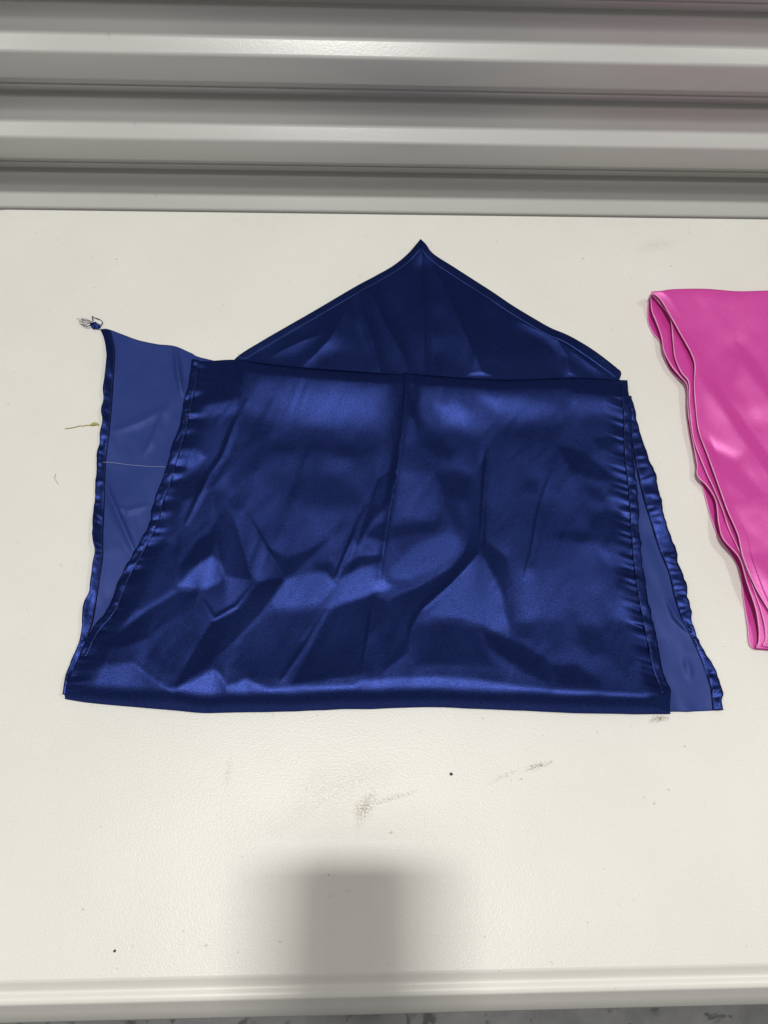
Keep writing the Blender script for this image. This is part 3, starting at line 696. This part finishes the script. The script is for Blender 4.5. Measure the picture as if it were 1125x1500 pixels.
E2 = [(953, 431), (955, 455), (961, 470), (969, 493), (973, 515), (984, 536), (997, 552), (1007, 566), (1008, 600), (1013, 635), (1021, 678), (1022, 697), (1037, 713), (1049, 735), (1053, 767), (1060, 790), (1083, 817), (1094, 852), (1107, 891), (1112, 922), (1111, 943), (1106, 950)]
pink_layer('middle_layer', E2, 7, 4, [0.009, 0.0085, 0.0085, 0.008, 0.006, 0.007, 0.009, 0.012, 0.013, 0.010, 0.004], 211, 0.007)
E3 = [(953.5, 429), (968, 446), (982, 466), (986, 500), (989, 524), (998, 545), (1009, 560), (1010, 590), (1014, 630), (1020, 655), (1034, 690), (1046, 716), (1058, 745), (1068, 775), (1082, 805), (1092, 830), (1106, 868), (1118, 905), (1122, 935), (1116, 947)]
pink_layer('inner_layer', E3, 6, 5, [0.0135, 0.013, 0.012, 0.011, 0.0085, 0.0095, 0.011, 0.012, 0.0125, 0.011, 0.006], 221, 0.010)
E4 = [(954, 427), (968, 439), (983, 464), (998, 491), (1012, 516), (1018, 535), (1017, 562), (1019, 593), (1024, 632), (1037, 667), (1052, 709), (1066, 748), (1081, 783), (1088, 814), (1103, 852), (1118, 880), (1135, 905), (1160, 930)]
pink_layer('upper_layer', E4, 0, 12, [0.019, 0.018, 0.0165, 0.014, 0.012, 0.0125, 0.0145, 0.016, 0.0165, 0.016, 0.013, 0.010], 231, 0.0165, rel=REL)

# ------------------------------------------------------------------ little things on the table
SEED = mat_plain('dry_straw', (0.40, 0.34, 0.10), 0.6, 0.2, 600)
q = resample([(95, 628), (108, 626), (118, 623.5), (121, 624.5), (124, 623), (133, 622.5), (137, 621.5), (141, 621), (145, 622.5)], 40)
tp = np.concatenate([np.full(28, 0.5), 0.5 + 2.3 * np.sin(np.linspace(0, math.pi, 12))])
o = tube('grass_seed', at(q[:, 0], q[:, 1], 0.0011), 0.0006, SEED, None, 7, taper=tp)
tag(o, 'dry yellow grass seed with a thin tail beside the blue flap', 'seed')
CLEAR = mat_plain('pale_thread', (0.42, 0.45, 0.58), 0.4)
q = resample([(150, 677), (168, 678), (190, 681), (215, 683), (243, 684)], 30)
tag(tube('loose_thread', at(q[:, 0], q[:, 1], 0.0042 + 0.0006 * np.sin(np.linspace(0, 6, 30))), 0.00013, CLEAR, None, 5), 'fine pale thread lying across the blue flap', 'thread')
q = resample([(82, 694), (80, 700), (83, 706), (86, 709)], 14)
FIB = mat_plain('dark_fibre', (0.16, 0.16, 0.16), 0.7)
tag(tube('lint_fibre', at(q[:, 0], q[:, 1], 0.0006), 0.00016, FIB, None, 5), 'tiny curled dark fibre left of the blue cloth', 'lint')
SPECK = mat_plain('dark_grit', (0.02, 0.02, 0.02), 0.6)
def speck(px, py, r, label):
    bm = bmesh.new(); bmesh.ops.create_icosphere(bm, subdivisions=2, radius=r)
    for v in bm.verts: v.co *= 1 + random.uniform(-0.18, 0.18); v.co.z *= 0.6
    me = bpy.data.meshes.new('grit_speck'); bm.to_mesh(me); bm.free(); me.materials.append(SPECK)
    o = bpy.data.objects.new('grit_speck', me); COL.objects.link(o); p = at(px, py); o.location = (p[0], p[1], TABLE + r * 0.5)
    tag(o, label, 'speck')
speck(661, 1134, 0.0012, 'small black speck in front of the blue cloth, right of the brown scuff')
speck(168, 1393, 0.0009, 'tiny dark speck near the front left of the table')

# ------------------------------------------------------------------ the photographer's phone, whose shadow falls on the table
GLASS = mat_plain('phone_graphite', (0.03, 0.03, 0.035), 0.3)
def phone_pt(a, b, c): p = np.array([0, 0, TABLE + CAM_H]) + RIGHT * a + UP * b + FWD * c; return tuple(p)
def rr2(x0, x1, y0, y1, r, seg=6):
    P = []
    for cx, cy, a0 in ((x1 - r, y1 - r, 0), (x0 + r, y1 - r, 90), (x0 + r, y0 + r, 180), (x1 - r, y0 + r, 270)):
        for i in range(seg + 1):
            a = math.radians(a0 + 90 * i / seg); P.append((cx + r * math.cos(a), cy + r * math.sin(a)))
    return P
def slab(name, x0, x1, y0, y1, r, c0, c1, mat, parent):
    V = []; F = []; lv = [(0.0012, c0), (0, c0 - 0.0012), (0, c1 + 0.0012), (0.0012, c1)]
    for ins, c in lv: V += [phone_pt(x, y, c) for x, y in rr2(x0 + ins, x1 - ins, y0 + ins, y1 - ins, r - ins)]
    n = len(V) // 4
    for i in range(3):
        for k in range(n): F.append((i * n + k, i * n + (k + 1) % n, (i + 1) * n + (k + 1) % n, (i + 1) * n + k))
    F.append(tuple(range(n))[::-1]); F.append(tuple(3 * n + k for k in range(n)))
    return mesh_obj(name, V, F, mat, parent, smooth=False)
phone = empty('smartphone', phone_pt(-0.02, -0.06, -0.006))
tag(phone, 'dark smartphone held above the table front, casting the soft grey shadow', 'phone')
slab('phone_body', -0.070, 0.030, -0.138, 0.0165, 0.012, -0.004, -0.012, GLASS, phone)
slab('camera_bump', -0.018, 0.012, -0.020, 0.012, 0.006, -0.0015, -0.0045, GLASS, phone)
